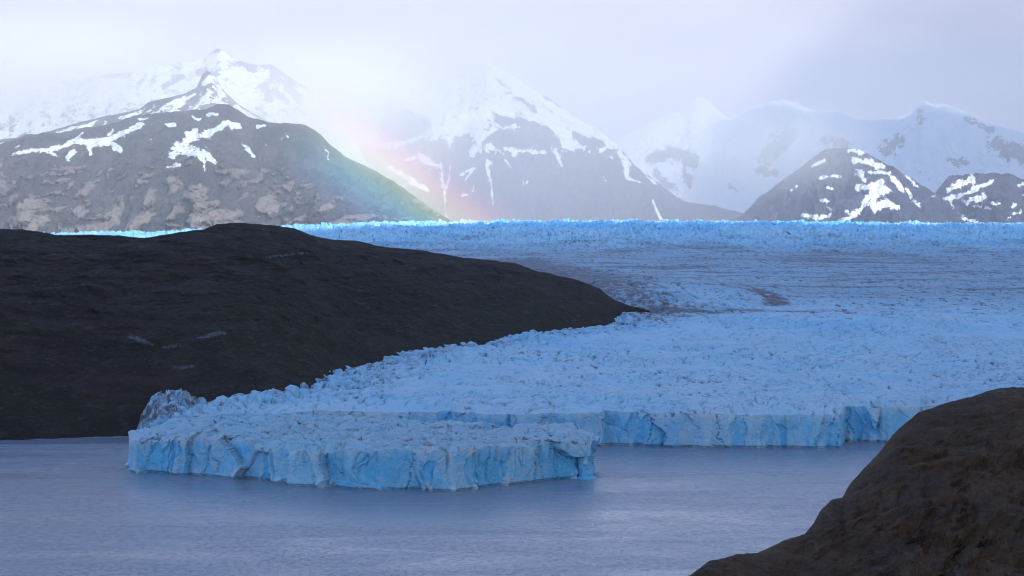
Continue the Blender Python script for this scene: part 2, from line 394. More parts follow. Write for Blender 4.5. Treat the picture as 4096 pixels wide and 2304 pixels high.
# ------------------------------------------------------------------ floating tongue in front
def build_tongue():
    w = [(2372, 1885), (2385, 1897), (2370, 1903), (2315, 1915), (2250, 1920), (2100, 1931), (1960, 1946), (1880, 1958), (1800, 1963), (1600, 1962), (1400, 1956), (1150, 1936), (1000, 1916),
         (900, 1908), (750, 1900), (640, 1896), (535, 1892), (519, 1886), (522, 1850)]
    P = [(float(aa(x, y)) * dwater(y), dwater(y)) for x, y in w]
    for x, y in [(545, 1722), (640, 1672), (900, 1652), (1200, 1648), (1500, 1660), (1800, 1682), (2000, 1692), (2180, 1694), (2300, 1700), (2345, 1745)]:
        D = (26.5 - CAMZ) / float(el(y)); P.append((float(aa(x, y)) * D, D))
    P = np.array(P); cx, cyy = float(aa(1420)) * 1225, 1222.0
    ax = 2.0                                            # squash x so that the outline is star shaped round the centre
    th = np.arctan2(P[:, 1] - cyy, (P[:, 0] - cx) / ax)
    seg = np.concatenate([[0], np.cumsum(np.hypot(*(np.roll(P, -1, 0) - P).T))]); tot = seg[-1]
    n = 1500
    q = np.linspace(0, tot, n, endpoint=False)
    PP = np.vstack([P, P[:1]])
    ox = np.interp(q, seg, PP[:, 0]); oy = np.interp(q, seg, PP[:, 1])
    for _ in range(6):
        ox = (np.roll(ox, 1) + 2 * ox + np.roll(ox, -1)) / 4; oy = (np.roll(oy, 1) + 2 * oy + np.roll(oy, -1)) / 4
    tx = np.roll(ox, -4) - np.roll(ox, 4); ty = np.roll(oy, -4) - np.roll(oy, 4)
    for _ in range(60):
        tx = (np.roll(tx, 1) + 2 * tx + np.roll(tx, -1)) / 4; ty = (np.roll(ty, 1) + 2 * ty + np.roll(ty, -1)) / 4
    ln = np.hypot(tx, ty); nx, ny = ty / ln, -tx / ln      # normal
    if np.mean(nx * (ox - cx) + ny * (oy - cyy)) < 0: nx, ny = -nx, -ny
    sw = q / tot                                         # wrap fade for the noise seam (it lies on the hidden back)
    hd0, *_ = wall_disp(q, np.full(n, 25.0), 101, .95)
    fade = ss(0, .02, sw) * ss(0, .02, 1 - sw); hd0 = hd0 * fade
    dmp = 1 - .8 * np.exp(-((2048 + FPX * ox / oy - 525) / 30) ** 2); hd0 = hd0 * dmp; fade = fade * dmp
    lx = ox - nx * hd0; ly = oy - ny * hd0
    def height(X, Y, e):
        wx = X + 6 * fbm(X / 22, Y / 22, 3, 120); wy = Y + 6 * fbm(X / 22 + 3, Y / 22, 3, 121)
        f1, f2, c = wor(wx / 13, wy / 9, 122); g1, g2, c2 = wor(wx / 5.5, wy / 4.5, 123)
        h = 3.0 * (c - .5) + 1.3 * (c2 - .5) - 2.4 * f1 - 1.1 * g1 + 2.2 * fbm(X / 40, Y / 40, 3, 124) + 1.5 * rdg(wx / 10, wy / 8, 4, 125) + .5 * fbm(X / 2.5, Y / 2.5, 3, 128)
        cr = (1 - ss(0, .09, np.abs(gn(wx / 16, wy / 9, 126)))) * ss(-.1, .3, gn(X / 30, Y / 30, 127))
        crn = (1 - ss(0, .13, f2 - f1)) * (c > .35)
        h = h - 3.0 * cr - 1.2 * crn
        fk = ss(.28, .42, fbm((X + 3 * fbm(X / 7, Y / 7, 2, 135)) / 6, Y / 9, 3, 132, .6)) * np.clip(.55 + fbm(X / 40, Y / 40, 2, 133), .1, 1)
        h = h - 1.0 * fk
        dirt_shade = np.clip((.85 * fk + cr * .7 + .8 * crn * ss(.1, .5, gn(X / 14, Y / 14, 129) + .15)), 0, 1)
        px = 2048 + FPX * X / Y
        base = 25.5 + 1.5 * ss(1150, 1260, Y) - 3.5 * (1 - ss(520, 760, px)) + 4.5 * np.exp(-((px - 2290) / 45) ** 2 - ((Y - 1262) / 14) ** 2)
        base = base - 2.0 * np.exp(-((px - 1080) / 90) ** 2) * (1 - ss(1180, 1240, Y)) - .014 * np.clip(Y - 1230, 0, None) * ss(1000, 1300, px)
        bl = .22 + .55 * (cr + .5 * crn) * ss(-.1, .3, gn(X / 20, Y / 20, 130)) + .2 * fbm(X / 25, Y / 25, 2, 131)
        return base + h * (.45 + .55 * e) + (1 - e) * (2.4 * fbm(X / 20, Y / 20, 3, 136) + 1.2 * (c2 - .5)), dirt_shade, bl
    NR = 240
    r = (1 - np.linspace(0, 1, NR)[:, None] ** 1.0)
    X = cx + (lx - cx)[None, :] * r; Y = cyy + (ly - cyy)[None, :] * r
    e = ss(0, .09, 1 - r) + 0 * X
    Z, dirt_shade, bl = height(X, Y, e)
    Z = Z - 2.2 * (1 - ss(0, .05, 1 - r))
    root = empty("ice_tongue", (cx, cyy, 0))
    tag(root, "flat topped block of blue ice jutting into the lake in front of the glacier", "ice tongue")
    mesh_grids("ice_surface", [(X - cx, Y - cyy, Z, {"dirt_shade": dirt_shade, "blue": np.clip(bl, 0, 1)}, True)], mat_ice("tongue_ice", .45), root)
    T = np.linspace(1, 0, 80)[:, None]; top = Z[0][None, :]
    H = -1.5 + T * (top + 1.5); Q = np.broadcast_to(q[None, :], H.shape)
    dd, crack, cid, cid2 = wall_disp(Q, H, 101, .95); dd = dd * fade
    dd = dd + (hd0 - dd[0])[None, :] * T ** 2
    tal = 6.0 * np.clip(.38 - T, 0, None) / .38 * ss(.12, .42, fbm(Q / 11, Q * 0, 2, 141)) * (.6 + .8 * gn(Q / 3, H / 3, 142))
    notch = 1.6 * (1 - ss(.1, 1.5, H))
    dd = dd - np.clip(tal, 0, None) + notch
    # big dark blue chips
    bw = .72 + 1.2 * (cid - .5) + .35 * (cid2 - .5) + .35 * fbm(Q / 12, H / 7, 3, 143) - .45 * ss(.75, 1, T) - .9 * ss(.4, 2, tal)
    pxq = 2048 + FPX * ox / oy
    rust = (1 - ss(0, .9, np.abs(gn(Q / 9 + .12 * H, H / 30, 144)) / .045)) * np.exp(-((pxq - 900) / 170) ** 2)[None, :] * ss(.15, .5, T)
    mesh_grids("ice_cliff", [(ox - nx * dd - cx, oy - ny * dd - cyy, H, {"dirt_shade": np.clip(rust * .8 + .35 * crack * (cid2 > .7), 0, 1), "blue": np.clip(bw, 0, 1)}, True)], mat_ice("tongue_cliff_ice", .30), root)

# ------------------------------------------------------------------ rock ridge on the left
RC = pts([(-1000, 880), (-500, 900), (-100, 906), (0, 915), (90, 918), (190, 930), (230, 941), (330, 938), (480, 942), (580, 952), (640, 942), (740, 925), (820, 917), (870, 897), (940, 890), (1020, 895), (1120, 903),
          (1180, 915), (1260, 945), (1330, 958), (1420, 962), (1520, 985), (1700, 1003), (1850, 1030), (1980, 1042), (2060, 1052), (2140, 1082), (2200, 1093), (2330, 1125), (2400, 1156), (2450, 1196), (2520, 1222), (2600, 1243)])
RF = pts([(-1000, 1365), (-500, 1380), (0, 1394), (250, 1408), (520, 1425)] )
def build_ridge():
    a = np.arange(float(aa(-900)), float(aa(2600)), .00058); px = 2048 + a * FPX
    mx_ = np.array([2048 + FPX * x / y for x, y in MARG]); my = np.array([y for x, y in MARG])
    foot = np.interp(px, RF[:, 0], RF[:, 1]) * (1 - ss(560, 800, px)) + np.interp(px, mx_, my + 6) * ss(560, 800, px)
    foot = np.convolve(np.pad(foot, 20, 'edge'), np.ones(41) / 41, 'valid') + 6 * fbm(px / 60, px * 0, 3, 200)
    # smooth small jump at 535
    ce = el(np.interp(px, RC[:, 0], RC[:, 1]) + 5.0 * fbm(px / 55, px * 0, 6, 201, .6))
    crestD = np.interp(px, [-500, 900, 1500, 2100, 2330, 2450, 2520, 2600], [2150, 2250, 2400, 2450, 2300, 2200, 2200, foot[-1] + 4])
    crestD = np.maximum(crestD, foot + 8)
    kr = np.ones(121) / 121
    crestD = np.convolve(np.pad(crestD, 60, 'edge'), kr, 'valid'); crestD = np.maximum(crestD, foot + 8)
    zc = CAMZ + crestD * ce
    z0 = -3 + (gbase(a * foot, foot)[0] + 1) * ss(600, 820, px)
    s1 = np.linspace(0, 1, 520)[:, None]; s2 = np.linspace(0, 1, 60)[1:, None]
    Y = foot + (crestD - foot) * s1; X = a * Y
    g = 1 - (1 - s1) ** 1.45
    left = (1 - ss(200, 1500, px))[None, :]
    g = g * (1 - left) + left * (1 - (1 - s1) ** 2.3)       # steep flank above the lake
    zs = np.convolve(np.pad(zc, 75, 'edge'), np.ones(151) / 151, 'valid')
    Z = z0 + (zc * s1 ** 3 + zs * (1 - s1 ** 3) - z0) * g
    env = np.sin(np.pi * np.clip(s1, 0, 1)) ** .6 * np.clip((zc - z0) / 110, 0.1, 1)
    wx = X + 40 * fbm(X / 150, Y / 150, 3, 210)
    rel = 13 * rdg(wx / 240, Y / 330, 4, 211, .5) + 5 * fbm(X / 70 + Y / 150, Y / 60, 4, 212) + 2.2 * rdg(X / 30 + Y / 70, Y / 26, 4, 213, .6) + .8 * fbm(X / 8, Y / 8, 3, 214)
    rel = rel + 5 * (ss(.3, .7, (Z / 16 + .6 * fbm(X / 90, Y / 90, 3, 215)) % 1) - .5) * .8   # ledges
    Z = Z + rel * env
    lw = .35 * fbm(X / 60, Z / 30, 3, 230)
    Y = Y - env * (9 * (rdg(X / 110 + lw, Z / 17 + X / 260 + lw, 4, 231, .6) ) + 4 * rdg(X / 34 + Z / 40 + lw, Z / 9, 4, 232, .6) + 7 * rdg(X / 40 + Z / 60, Z / 150, 3, 233))
    # keep the front flank under the skyline
    Z = np.minimum(Z, CAMZ + Y * (ce[None, :] - .0006 * (1 - s1)))
    Yb = crestD + 700 * s2; Zb = zc - (zc + 5) * s2 ** 1.3 * 1.0
    Xb = a * Yb
    Z = np.vstack([Z, Zb]); X = np.vstack([X, Xb]); Y = np.vstack([Y, Yb])
    PX, PY = proj(X, Y, Z)
    jit = 5 * fbm(PX / 14, PY / 6, 3, 220)
    sn = np.zeros(PX.shape)
    for ln in [[(522, 1350, 4), (560, 1358, 10), (610, 1377, 5)], [(785, 1353, 2), (830, 1345, 9), (880, 1330, 9), (900, 1334, 4)], [(650, 1390, 3), (690, 1386, 5), (730, 1384, 3)],
               [(680, 1466, 2), (730, 1470, 5), (775, 1466, 4)], [(1060, 1030, 2), (1160, 1018, 3), (1230, 1012, 2)]]:
        sn = np.maximum(sn, (1 - ss(.5, 1.5, sdist(PX + jit, PY + 1.4 * jit, ln))) * ss(-.35, .1, fbm(PX / 16, PY / 4, 3, 221)))
    M = Mt("dark_ridge_rock"); P = M.pos()
    V = M.mapped(P, (1, .6, 2.4))
    n5 = M.noise(V, .28, 6, .7); n1 = M.noise(V, .012, 9, .62, .5); n2 = M.noise(V, .07, 7, .66); n3 = M.noise(P, .006, 4, .6)
    col = M.mix(M.mr(n1, .38, .66), (.036, .017, .012), (.076, .040, .029))
    veg = M.ma('MULTIPLY', M.mr(n3, .42, .60), M.mr(M.n('ShaderNodeSeparateXYZ', {0: P}).outputs[2], 125, 60))
    col = M.mix(M.ma('MULTIPLY', veg, .8), col, (.042, .032, .010))
    col = M.mix(M.mr(n2, .50, .80, 0, .7), col, (.14, .105, .09))
    col = M.mix(M.mr(n5, .52, .72, 0, .6), col, (.13, .10, .085))
    col = M.mix(M.attr('snow'), col, (.34, .36, .44))
    nr = M.bump(n1, 1, 30); nr = M.bump(n2, 1, 8, nr); nr = M.bump(n5, .8, 2, nr)
    M.done(col, .9, nr, .2)
    o = mesh_grids("hill", [(X, Y, Z, {"snow": sn * .6}, False)], M.m)
    tag(o, "dark bare rock ridge sloping down into the glacier from the left", "rock ridge", "structure")

# ------------------------------------------------------------------ rock in the foreground
def build_outcrop():
    C = pts([(2560, 2420), (2700, 2330), (2762, 2301), (2843, 2242), (2899, 2233), (2949, 2217), (3037, 2211), (3143, 2161), (3224, 2136), (3261, 2092), (3286, 2043), (3330, 1999), (3374, 1990), (3405, 1936),
             (3461, 1874), (3498, 1837), (3536, 1793), (3573, 1743), (3604, 1712), (3648, 1674), (3679, 1650), (3785, 1612), (3910, 1581), (3972, 1559), (4053, 1547), (4110, 1552), (4300, 1600), (4700, 1640), (5400, 1760), (6300, 1980)])
    a = np.arange(float(aa(2480)), float(aa(6200)), .0006); px = 2048 + a * FPX
    cpy = np.interp(px, C[:, 0], C[:, 1], left=2480) + 5 * fbm(px / 30, px * 0, 4, 300)
    ce = el(cpy)
    crD = np.interp(px, [2480, 2900, 3300, 3700, 4600], [215, 235, 290, 345, 370])
    crD = np.convolve(np.pad(crD, 200, 'edge'), np.ones(401) / 401, 'valid')
    zc = CAMZ + crD * ce
    s = np.linspace(0, 1, 420)[:, None]
    Yf = 120 + (crD - 120) * s
    Xf = a * Yf
    zs = np.convolve(np.pad(zc, 90, 'edge'), np.ones(181) / 181, 'valid')
    Zf = zc * s ** 3 + zs * (1 - s ** 3) - 58 * (1 - s) ** 1.5 - 18 * (1 - s)
    env = np.sin(np.pi * np.clip(s, .0, 1)) ** .55
    sx = Xf * .8 + Yf * .35; sy = -Xf * .45 + Yf * .9
    rel = 7 * fbm(Xf / 38, Yf / 50, 4, 311) + 2.6 * rdg(sx / 30 + .3 * fbm(Xf / 20, Yf / 20, 2, 316), (sy + .8 * Zf) / 11, 5, 312, .6) + .8 * rdg(sx / 9, (sy + Zf) / 2.4, 4, 313, .6) + .25 * fbm(Xf / 1.3, Yf / 1.3, 3, 314)
    Z = Zf + rel * env
    Xf = Xf + 0 * Z; Yf = Yf + 0 * Z
    lw = .5 * fbm(Xf / 22, Z / 14, 3, 317)
    ua = (Xf * .85 + Z * .5); va = (Z * .85 - Xf * .5)
    Yf = Yf - env * (5.0 * rdg(ua / 30 + lw, va / 7 + lw, 5, 318, .62) + 3.5 * fbm(Xf / 14, Z / 10, 4, 319) + .9 * rdg(ua / 6, va / 1.4 + lw, 4, 320, .6) + .35 * fbm(Xf / .9, Z / .7, 3, 321))
    Z = np.minimum(Z, CAMZ + Yf * (ce[None, :] - .004 * (1 - s)))
    s2 = np.linspace(0, 1, 80)[1:, None]
    Yb = crD + 210 * s2; Xb = a * Yb; Zb = zc - (zc + 4) * s2 ** 1.25 + 2 * fbm(Xb / 20, Yb / 20, 3, 315) * np.sin(np.pi * s2)
    X = np.vstack([Xf, Xb]); Y = np.vstack([Yf, Yb]); Z = np.vstack([Z, Zb])
    m = mat_rock("foreground_rock", (.058, .031, .017), (.108, .062, .034), (.056, .037, .014), .09, (1, .8, 2.6), 1.6)
    cx, cyy = float(X.mean()), float(Y.mean())
    o = mesh_grids("rock_outcrop", [(X - cx, Y - cyy, Z, {}, False)], m); o.location = (cx, cyy, 0)
    tag(o, "dark brown rounded rock shoulder rising from the lake in the lower right foreground", "rock")

# ------------------------------------------------------------------ mountains
def mat_mount(name, dark, mid, tan, tanamt):
    M = Mt(name); P = M.pos()
    n0 = M.noise(P, .0022, 6, .62, .3); n1 = M.noise(M.mapped(P, (1, 1, .6)), .009, 7, .66, .3); n2 = M.noise(P, .04, 5, .65)
    zz = M.n('ShaderNodeSeparateXYZ', {0: P}).outputs[2]
    col = M.mix(M.mr(n1, .38, .64), dark, mid)
    tm = M.ma('MULTIPLY', M.mr(M.ma('ADD', M.attr('cliff'), M.ma('MULTIPLY', M.ma('SUBTRACT', n2, .5), 1.6)), .35, .60), tanamt)
    col = M.mix(tm, col, tan)
    n4 = M.noise(M.mapped(P, (1, 1, 1.8)), .09, 5, .7)
    col = M.mix(M.mr(n2, .48, .72, 0, .65), col, dark)
    col = M.mix(M.mr(n4, .5, .7, 0, .5), col, M.mix(.5, mid, tan))
    n3 = M.noise(P, .11, 4, .7)
    sn = M.ma('ADD', M.attr('snow'), M.ma('MULTIPLY', M.ma('SUBTRACT', n2, .5), 1.5))
    sn = M.ma('ADD', sn, M.ma('MULTIPLY', M.ma('SUBTRACT', n3, .5), .7))
    sn = M.ma('ADD', sn, M.ma('MULTIPLY', M.ma('SUBTRACT', n1, .5), .7))
    f = M.mr(sn, .46, .54)
    col = M.mix(f, col, (.87, .89, .92))
    nr = M.bump(n1, .9, 40); nr = M.bump(n2, .9, 14, nr)
    return M.done(col, .9, nr, .1)

def mountain(pxr, crest, Df, Dc, seed, mat, label, snowfn, amp=60, jit=9, depth=900, da=.0009, rows=330, pw=1.15, cliffs=False, streak=.5):
    a = np.arange(float(aa(pxr[0])), float(aa(pxr[1])), da); px = 2048 + a * FPX
    C = pts(crest)
    cp = np.interp(px, C[:, 0], C[:, 1]) + jit * fbm(px / 45, px * 0, 5, seed, .6)
    ce = el(cp)
    cD = Dc + 260 * fbm(px / 300, px * 0, 3, seed + 1)
    zc = CAMZ + cD * ce
    s = np.linspace(0, 1, rows)[:, None]
    fD = Df + 200 * fbm(px / 250, px * 0, 3, seed + 2)
    Y = fD + (cD - fD) * s; X = a * Y
    z0 = 60.0
    Z = z0 + (zc - z0) * (s ** pw)
    wx = X + 90 * fbm(X / 400, Y / 400, 3, seed + 3); wy = Y + 90 * fbm(X / 400 + 5, Y / 400, 3, seed + 4)
    rel = amp * rdg(wx / 520, wy / 900, 5, seed + 5, .52) + .35 * amp * rdg(wx / 150, wy / 260, 5, seed + 6, .6) + .12 * amp * fbm(X / 35, Y / 35, 4, seed + 7, .6)
    rel = rel + .28 * amp * rdg(X / 85 + .8 * fbm(X / 160, Z / 120, 3, seed + 40), Z / 260, 4, seed + 41, .6)
    env = np.clip(1.0 - s ** 6, 0, 1) * np.clip((zc - z0) / 350, 0.05, 1)
    Z = Z + (rel - .35 * amp) * env
    Z = np.minimum(Z, CAMZ + Y * (ce[None, :] - .0012 * (1 - s)))
    s2 = np.linspace(0, 1, 40)[1:, None]
    Yb = cD + depth * s2; Xb = a * Yb; Zb = zc - (zc - 10) * s2 + .3 * amp * rdg(Xb / 200, Yb / 200, 3, seed + 8) * np.sin(np.pi * s2)
    Zb = np.minimum(Zb, CAMZ + Yb * ce[None, :] - 3)
    X = np.vstack([X, Xb]); Y = np.vstack([Y, Yb]); Z = np.vstack([Z, Zb])
    PX, PY = proj(X, Y, Z)
    gz = np.gradient(Z, axis=0) / np.maximum(np.gradient(Y, axis=0), 1)
    gx = np.gradient(Z, axis=1) / np.maximum(np.gradient(X, axis=1), 1)
    sn = snowfn(PX, PY, X, Y, Z, gz, gx)
    stk = rdg(X / 70 + .9 * fbm(X / 160, Z / 120, 3, seed + 30), Z / 210, 5, seed + 31, .62)
    fin = fbm(X / 45, Z / 60, 4, seed + 32, .65)
    sn = sn + streak * (-.75 * ss(.10, .55, stk) * ss(.15, .6, sn) + .30 * fin)
    wq = 40 * fbm(X / 110, Z / 60, 3, seed + 24)
    qa = fbm((X + wq) / 120, (Z + .5 * wq) / 52, 6, seed + 20, .70) + .22 * rdg((X + wq) / 90, Z / 60, 3, seed + 21, .6)
    qb = ss(.0, .13, gn((X + wq) / 120, Z / 260, seed + 25) ** 2 * 3)                      # dark gullies between the cliffs
    cl = ss(-.06, .22, qa - .34 * ss(210, 420, Z) + .07 - .25 * ss(900, 1700, PX)) * qb * (1 - ss(340, 480, Z))
    if cliffs: Y = Y - 30 * cl * (Z > 65)
    o = mesh_grids("mountain", [(X, Y, Z, {"snow": np.clip(sn, 0, 1), "cliff": cl}, False)], mat)
    tag(o, label, "mountain", "structure")
    return o

def strokes(PX, PY, lines, seed, j=9):
    jx = 1.6 * j * fbm(PX / 30, PY / 26, 5, seed, .7); jy = 1.6 * j * fbm(PX / 30 + 8, PY / 26, 5, seed + 1, .7)
    m = np.zeros(PX.shape)
    for l in lines: m = np.maximum(m, 1 - ss(.3, 1.9, sdist(PX + jx, PY + jy, l)))
    return m

def build_mountains():
    m_l = mat_mount("left_mountain_rock", (.034, .040, .040), (.10, .088, .08), (.27, .215, .185), .9)
    m_r = mat_mount("right_mountain_rock", (.026, .034, .078), (.058, .068, .125), (.16, .13, .12), .15)
    m_f = mat_mount("far_mountain_rock", (.08, .09, .12), (.13, .14, .16), (.2, .18, .17), .1)
    # front of the left massif
    A = [(-1400, 740), (-600, 640), (-200, 590), (0, 577), (105, 541), (190, 530), (248, 529), (348, 510), (435, 497), (559, 460), (670, 448), (826, 438), (870, 417), (919, 417), (994, 466), (1087, 491), (1168, 494), (1217, 497),
         (1260, 520), (1304, 560), (1380, 626), (1467, 666), (1580, 728), (1673, 796), (1785, 871), (1860, 920), (2000, 980)]
    SA = [[(50, 618, 6), (110, 603, 8), (180, 602, 9), (240, 590, 12)], [(240, 590, 8), (300, 560, 14), (350, 570, 14), (420, 565, 16), (470, 545, 12), (520, 520, 12), (570, 495, 10)],
          [(300, 560, 8), (330, 535, 6)], [(290, 610, 14), (270, 630, 10)], [(350, 575, 12), (365, 615, 6)], [(440, 570, 16), (480, 600, 10)], [(430, 540, 8), (450, 520, 5)],
          [(200, 610, 8), (230, 625, 5)],
          [(670, 500, 7), (700, 500, 6)], [(770, 470, 5), (800, 480, 6)], [(830, 460, 6), (870, 455, 8)],
          [(780, 530, 16), (720, 590, 24), (690, 620, 18)], [(720, 590, 30), (780, 610, 30), (830, 620, 18), (860, 650, 8)], [(780, 550, 14), (840, 535, 16), (900, 495, 9), (920, 490, 5)],
          [(800, 620, 20), (820, 660, 8), (818, 680, 4)], [(670, 665, 4), (720, 660, 7)], [(930, 500, 12), (960, 505, 10)], [(965, 575, 6), (990, 600, 12), (1020, 630, 6)], [(1030, 505, 8), (1060, 505, 5)],
          [(1145, 538, 4), (1152, 550, 5)], [(1306, 600, 4), (1315, 635, 3)], [(1060, 580, 3), (1066, 583, 3)], [(560, 480, 6), (590, 475, 5)], [(60, 590, 4), (75, 580, 3)], [(600, 560, 3), (610, 556, 3)]]
    def sa(PX, PY, X, Y, Z, gz, gx):
        return .95 * strokes(PX, PY, SA, 400) * (PY < 700) + .1
    mountain((-1250, 1900), A, 5800, 7000, 410, m_l, "brown rocky mountain with scattered snow patches, leftmost of the range", sa, 95, 9, rows=460, da=.0006, cliffs=True)
    # snowy ridge behind
    B = [(-300, 600), (150, 540), (304, 494), (400, 470), (466, 457), (559, 438), (596, 410), (683, 389), (745, 373), (790, 350), (812, 300), (832, 282), (860, 300), (880, 335), (905, 370), (960, 420), (1100, 500), (1300, 620), (1420, 760)]
    def sb(PX, PY, X, Y, Z, gz, gx):
        band = fbm(PX / 60 + PY / 60, (PY - .45 * PX * 0 + .4 * PX) / 22, 4, 420, .6)
        cb = np.interp(PX, [p[0] for p in B], [p[1] for p in B])
        return .80 + .9 * band - .75 * (1 - ss(0, 16, PY - cb + 10 * fbm(PX / 20, PY / 20, 3, 421)))
    mountain((-700, 1400), B, 7100, 7900, 430, m_l, "snow streaked ridge behind the brown mountain on the left", sb, 60, 5)
    # highest peak
    Cc = [(-500, 480), (0, 390), (200, 330), (420, 300), (560, 285), (652, 262), (783, 243), (832, 222), (860, 200), (876, 192), (900, 205), (919, 224), (994, 252), (1040, 262), (1087, 255), (1149, 299), (1236, 355), (1290, 400), (1360, 470), (1430, 580), (1520, 740), (1600, 860)]
    RK = [[(960, 250, 8), (1010, 270, 14)], [(1060, 350, 14), (1080, 400, 12)], [(1100, 300, 12), (1130, 330, 10)], [(1100, 370, 10), (1150, 410, 10)], [(1140, 330, 12), (1190, 390, 14), (1205, 410, 6)],
          [(1050, 260, 8), (1120, 280, 12), (1180, 330, 8), (1230, 352, 5)], [(430, 300, 10), (500, 290, 16), (540, 260, 10)], [(650, 345, 8), (720, 310, 9), (740, 305, 4)], [(800, 290, 10), (850, 300, 12)], [(870, 195, 12), (850, 215, 5)]]
    def sc(PX, PY, X, Y, Z, gz, gx):
        return .95 - .9 * strokes(PX, PY, RK, 440, 12) + .25 * fbm(X / 200, Y / 200, 4, 442)
    mountain((-1250, 1580), Cc, 8000, 9200, 450, m_l, "tall white summit fading into cloud above the left mountain", sc, 70, 7)
    # centre pyramid
    D = [(1100, 760), (1300, 640), (1450, 530), (1500, 450), (1548, 415), (1640, 400), (1735, 361), (1797, 318), (1880, 280), (1946, 250), (1970, 262), (2020, 281), (2138, 361), (2232, 417), (2306, 473), (2387, 517), (2443, 560), (2493, 604), (2536, 660),
         (2629, 728), (2700, 784), (2749, 809), (2848, 822), (2948, 847), (3060, 872), (3300, 900)]
    RD = [[(1560, 520, 34), (1620, 500, 44), (1690, 495, 22)], [(1590, 470, 14), (1560, 440, 10)], [(2070, 388, 5), (2130, 430, 6), (2140, 445, 5)], [(1985, 310, 4), (2010, 340, 4)],
          [(1995, 482, 12), (2060, 485, 12), (2130, 500, 12), (2160, 520, 9)], [(2180, 520, 12), (2200, 540, 10)], [(2230, 570, 20), (2240, 600, 14)], [(2010, 560, 26), (2090, 550, 34), (2170, 560, 30), (2190, 590, 12)],
          [(1940, 570, 8), (1970, 545, 8), (2000, 560, 22), (2030, 600, 18)], [(1830, 590, 24), (1860, 570, 24)], [(1650, 600, 22), (1700, 590, 22), (1720, 610, 14)], [(1760, 590, 24), (1780, 640, 30)], [(1520, 630, 20), (1560, 640, 24)],
          [(2290, 530, 6), (2330, 560, 14), (2370, 590, 10)], [(2370, 565, 12), (2400, 580, 14)], [(2180, 385, 5), (2240, 425, 4)]]
    WD = [[(1765, 655, 5), (1770, 720, 6), (1778, 760, 8), (1784, 880, 6)], [(1800, 660, 4), (1795, 720, 5), (1780, 760, 5)], [(1945, 640, 8), (1955, 690, 7), (1966, 760, 6), (1972, 815, 4)], [(1950, 650, 9), (1965, 650, 6)],
          [(2020, 640, 5), (2045, 670, 3)], [(2220, 600, 12), (2235, 640, 9), (2252, 668, 3)], [(1560, 670, 14), (1640, 720, 14), (1710, 760, 8)], [(1600, 760, 5), (1620, 745, 4)], [(2480, 610, 12), (2510, 660, 14), (2505, 710, 8), (2560, 730, 4)],
          [(2575, 690, 5), (2620, 735, 6)], [(2612, 800, 5), (2620, 825, 4), (2645, 880, 6)], [(2415, 705, 3), (2425, 730, 4)], [(2090, 725, 4), (2095, 740, 4)], [(2115, 720, 4), (2105, 735, 4)], [(1840, 700, 6), (1900, 670, 8), (1860, 720, 4)], [(1850, 780, 5), (1870, 780, 3)],
          [(1620, 640, 8), (1680, 625, 14), (1720, 650, 12), (1750, 665, 10)], [(2240, 540, 9), (2260, 600, 10)], [(2180, 610, 10), (2060, 600, 7), (2020, 595, 6)], [(1895, 740, 3), (1892, 765, 3)], [(2440, 625, 5), (2450, 632, 6)]]
    def sd(PX, PY, X, Y, Z, gz, gx):
        line = 632 + 55 * fbm(PX / 36, PX * 0, 5, 460, .7) - .04 * np.abs(PX - 2050) - .35 * np.clip(PX - 2350, 0, None)*0
        hi = ss(0, 26, line - PY + 14 * fbm(PX / 25, PY / 25, 4, 461))
        sn = hi - 1.0 * strokes(PX, PY, RD, 462, 10)
        sn = np.clip(sn, 0, 1)
        sn = np.maximum(sn, strokes(PX, PY, WD, 464, 4))
        return .95 * sn + .05
    mountain((1120, 3250), D, 9300, 10800, 470, m_r, "pyramid shaped mountain with snowy top and snow gullies in the middle", sd, 90, 7, da=.0007, rows=420)
    # far range
    E = [(2200, 640), (2400, 590), (2600, 492), (2724, 437), (2770, 395), (2800, 386), (2830, 400), (2861, 437), (2929, 480), (2973, 437), (3035, 418), (3128, 396), (3190, 412), (3252, 443), (3364, 449), (3407, 477), (3500, 480), (3594, 468), (3650, 437), (3699, 403), (3730, 415), (3780, 418),
         (3873, 449), (3966, 496), (4091, 533), (4300, 600), (4700, 700)]
    RE = [[(3060, 630, 30), (3110, 580, 40), (3150, 540, 30)], [(3040, 680, 20), (3090, 690, 14)], [(2600, 640, 20), (2680, 610, 24), (2760, 640, 30)], [(2740, 690, 12), (2760, 740, 12)], [(3540, 600, 24), (3600, 560, 20)], [(3800, 640, 14), (3860, 650, 14)], [(3980, 580, 30), (4096, 620, 40), (4250, 700, 50)],
          [(2920, 745, 7), (2950, 760, 7)], [(2620, 700, 20), (2700, 760, 10)], [(3300, 560, 20), (3380, 570, 18)], [(3850, 470, 6), (3960, 520, 10)], [(3680, 440, 10), (3680, 500, 10)]]
    def se(PX, PY, X, Y, Z, gz, gx):
        return .98 - .62 * strokes(PX, PY, RE, 480, 22) + .25 * fbm(X / 260, Y / 400, 5, 482, .6)
    mountain((2150, 5200), E, 12000, 13600, 490, m_f, "pale snow covered range in the mist at the far right", se, 120, 7, streak=.22, da=.0008)
    # dark cone
    G = [(2800, 930), (2973, 858), (3035, 790), (3128, 722), (3221, 654), (3283, 604), (3345, 590), (3438, 598), (3532, 648), (3618, 697), (3718, 760), (3780, 803), (3842, 853), (3900, 890), (4000, 940)]
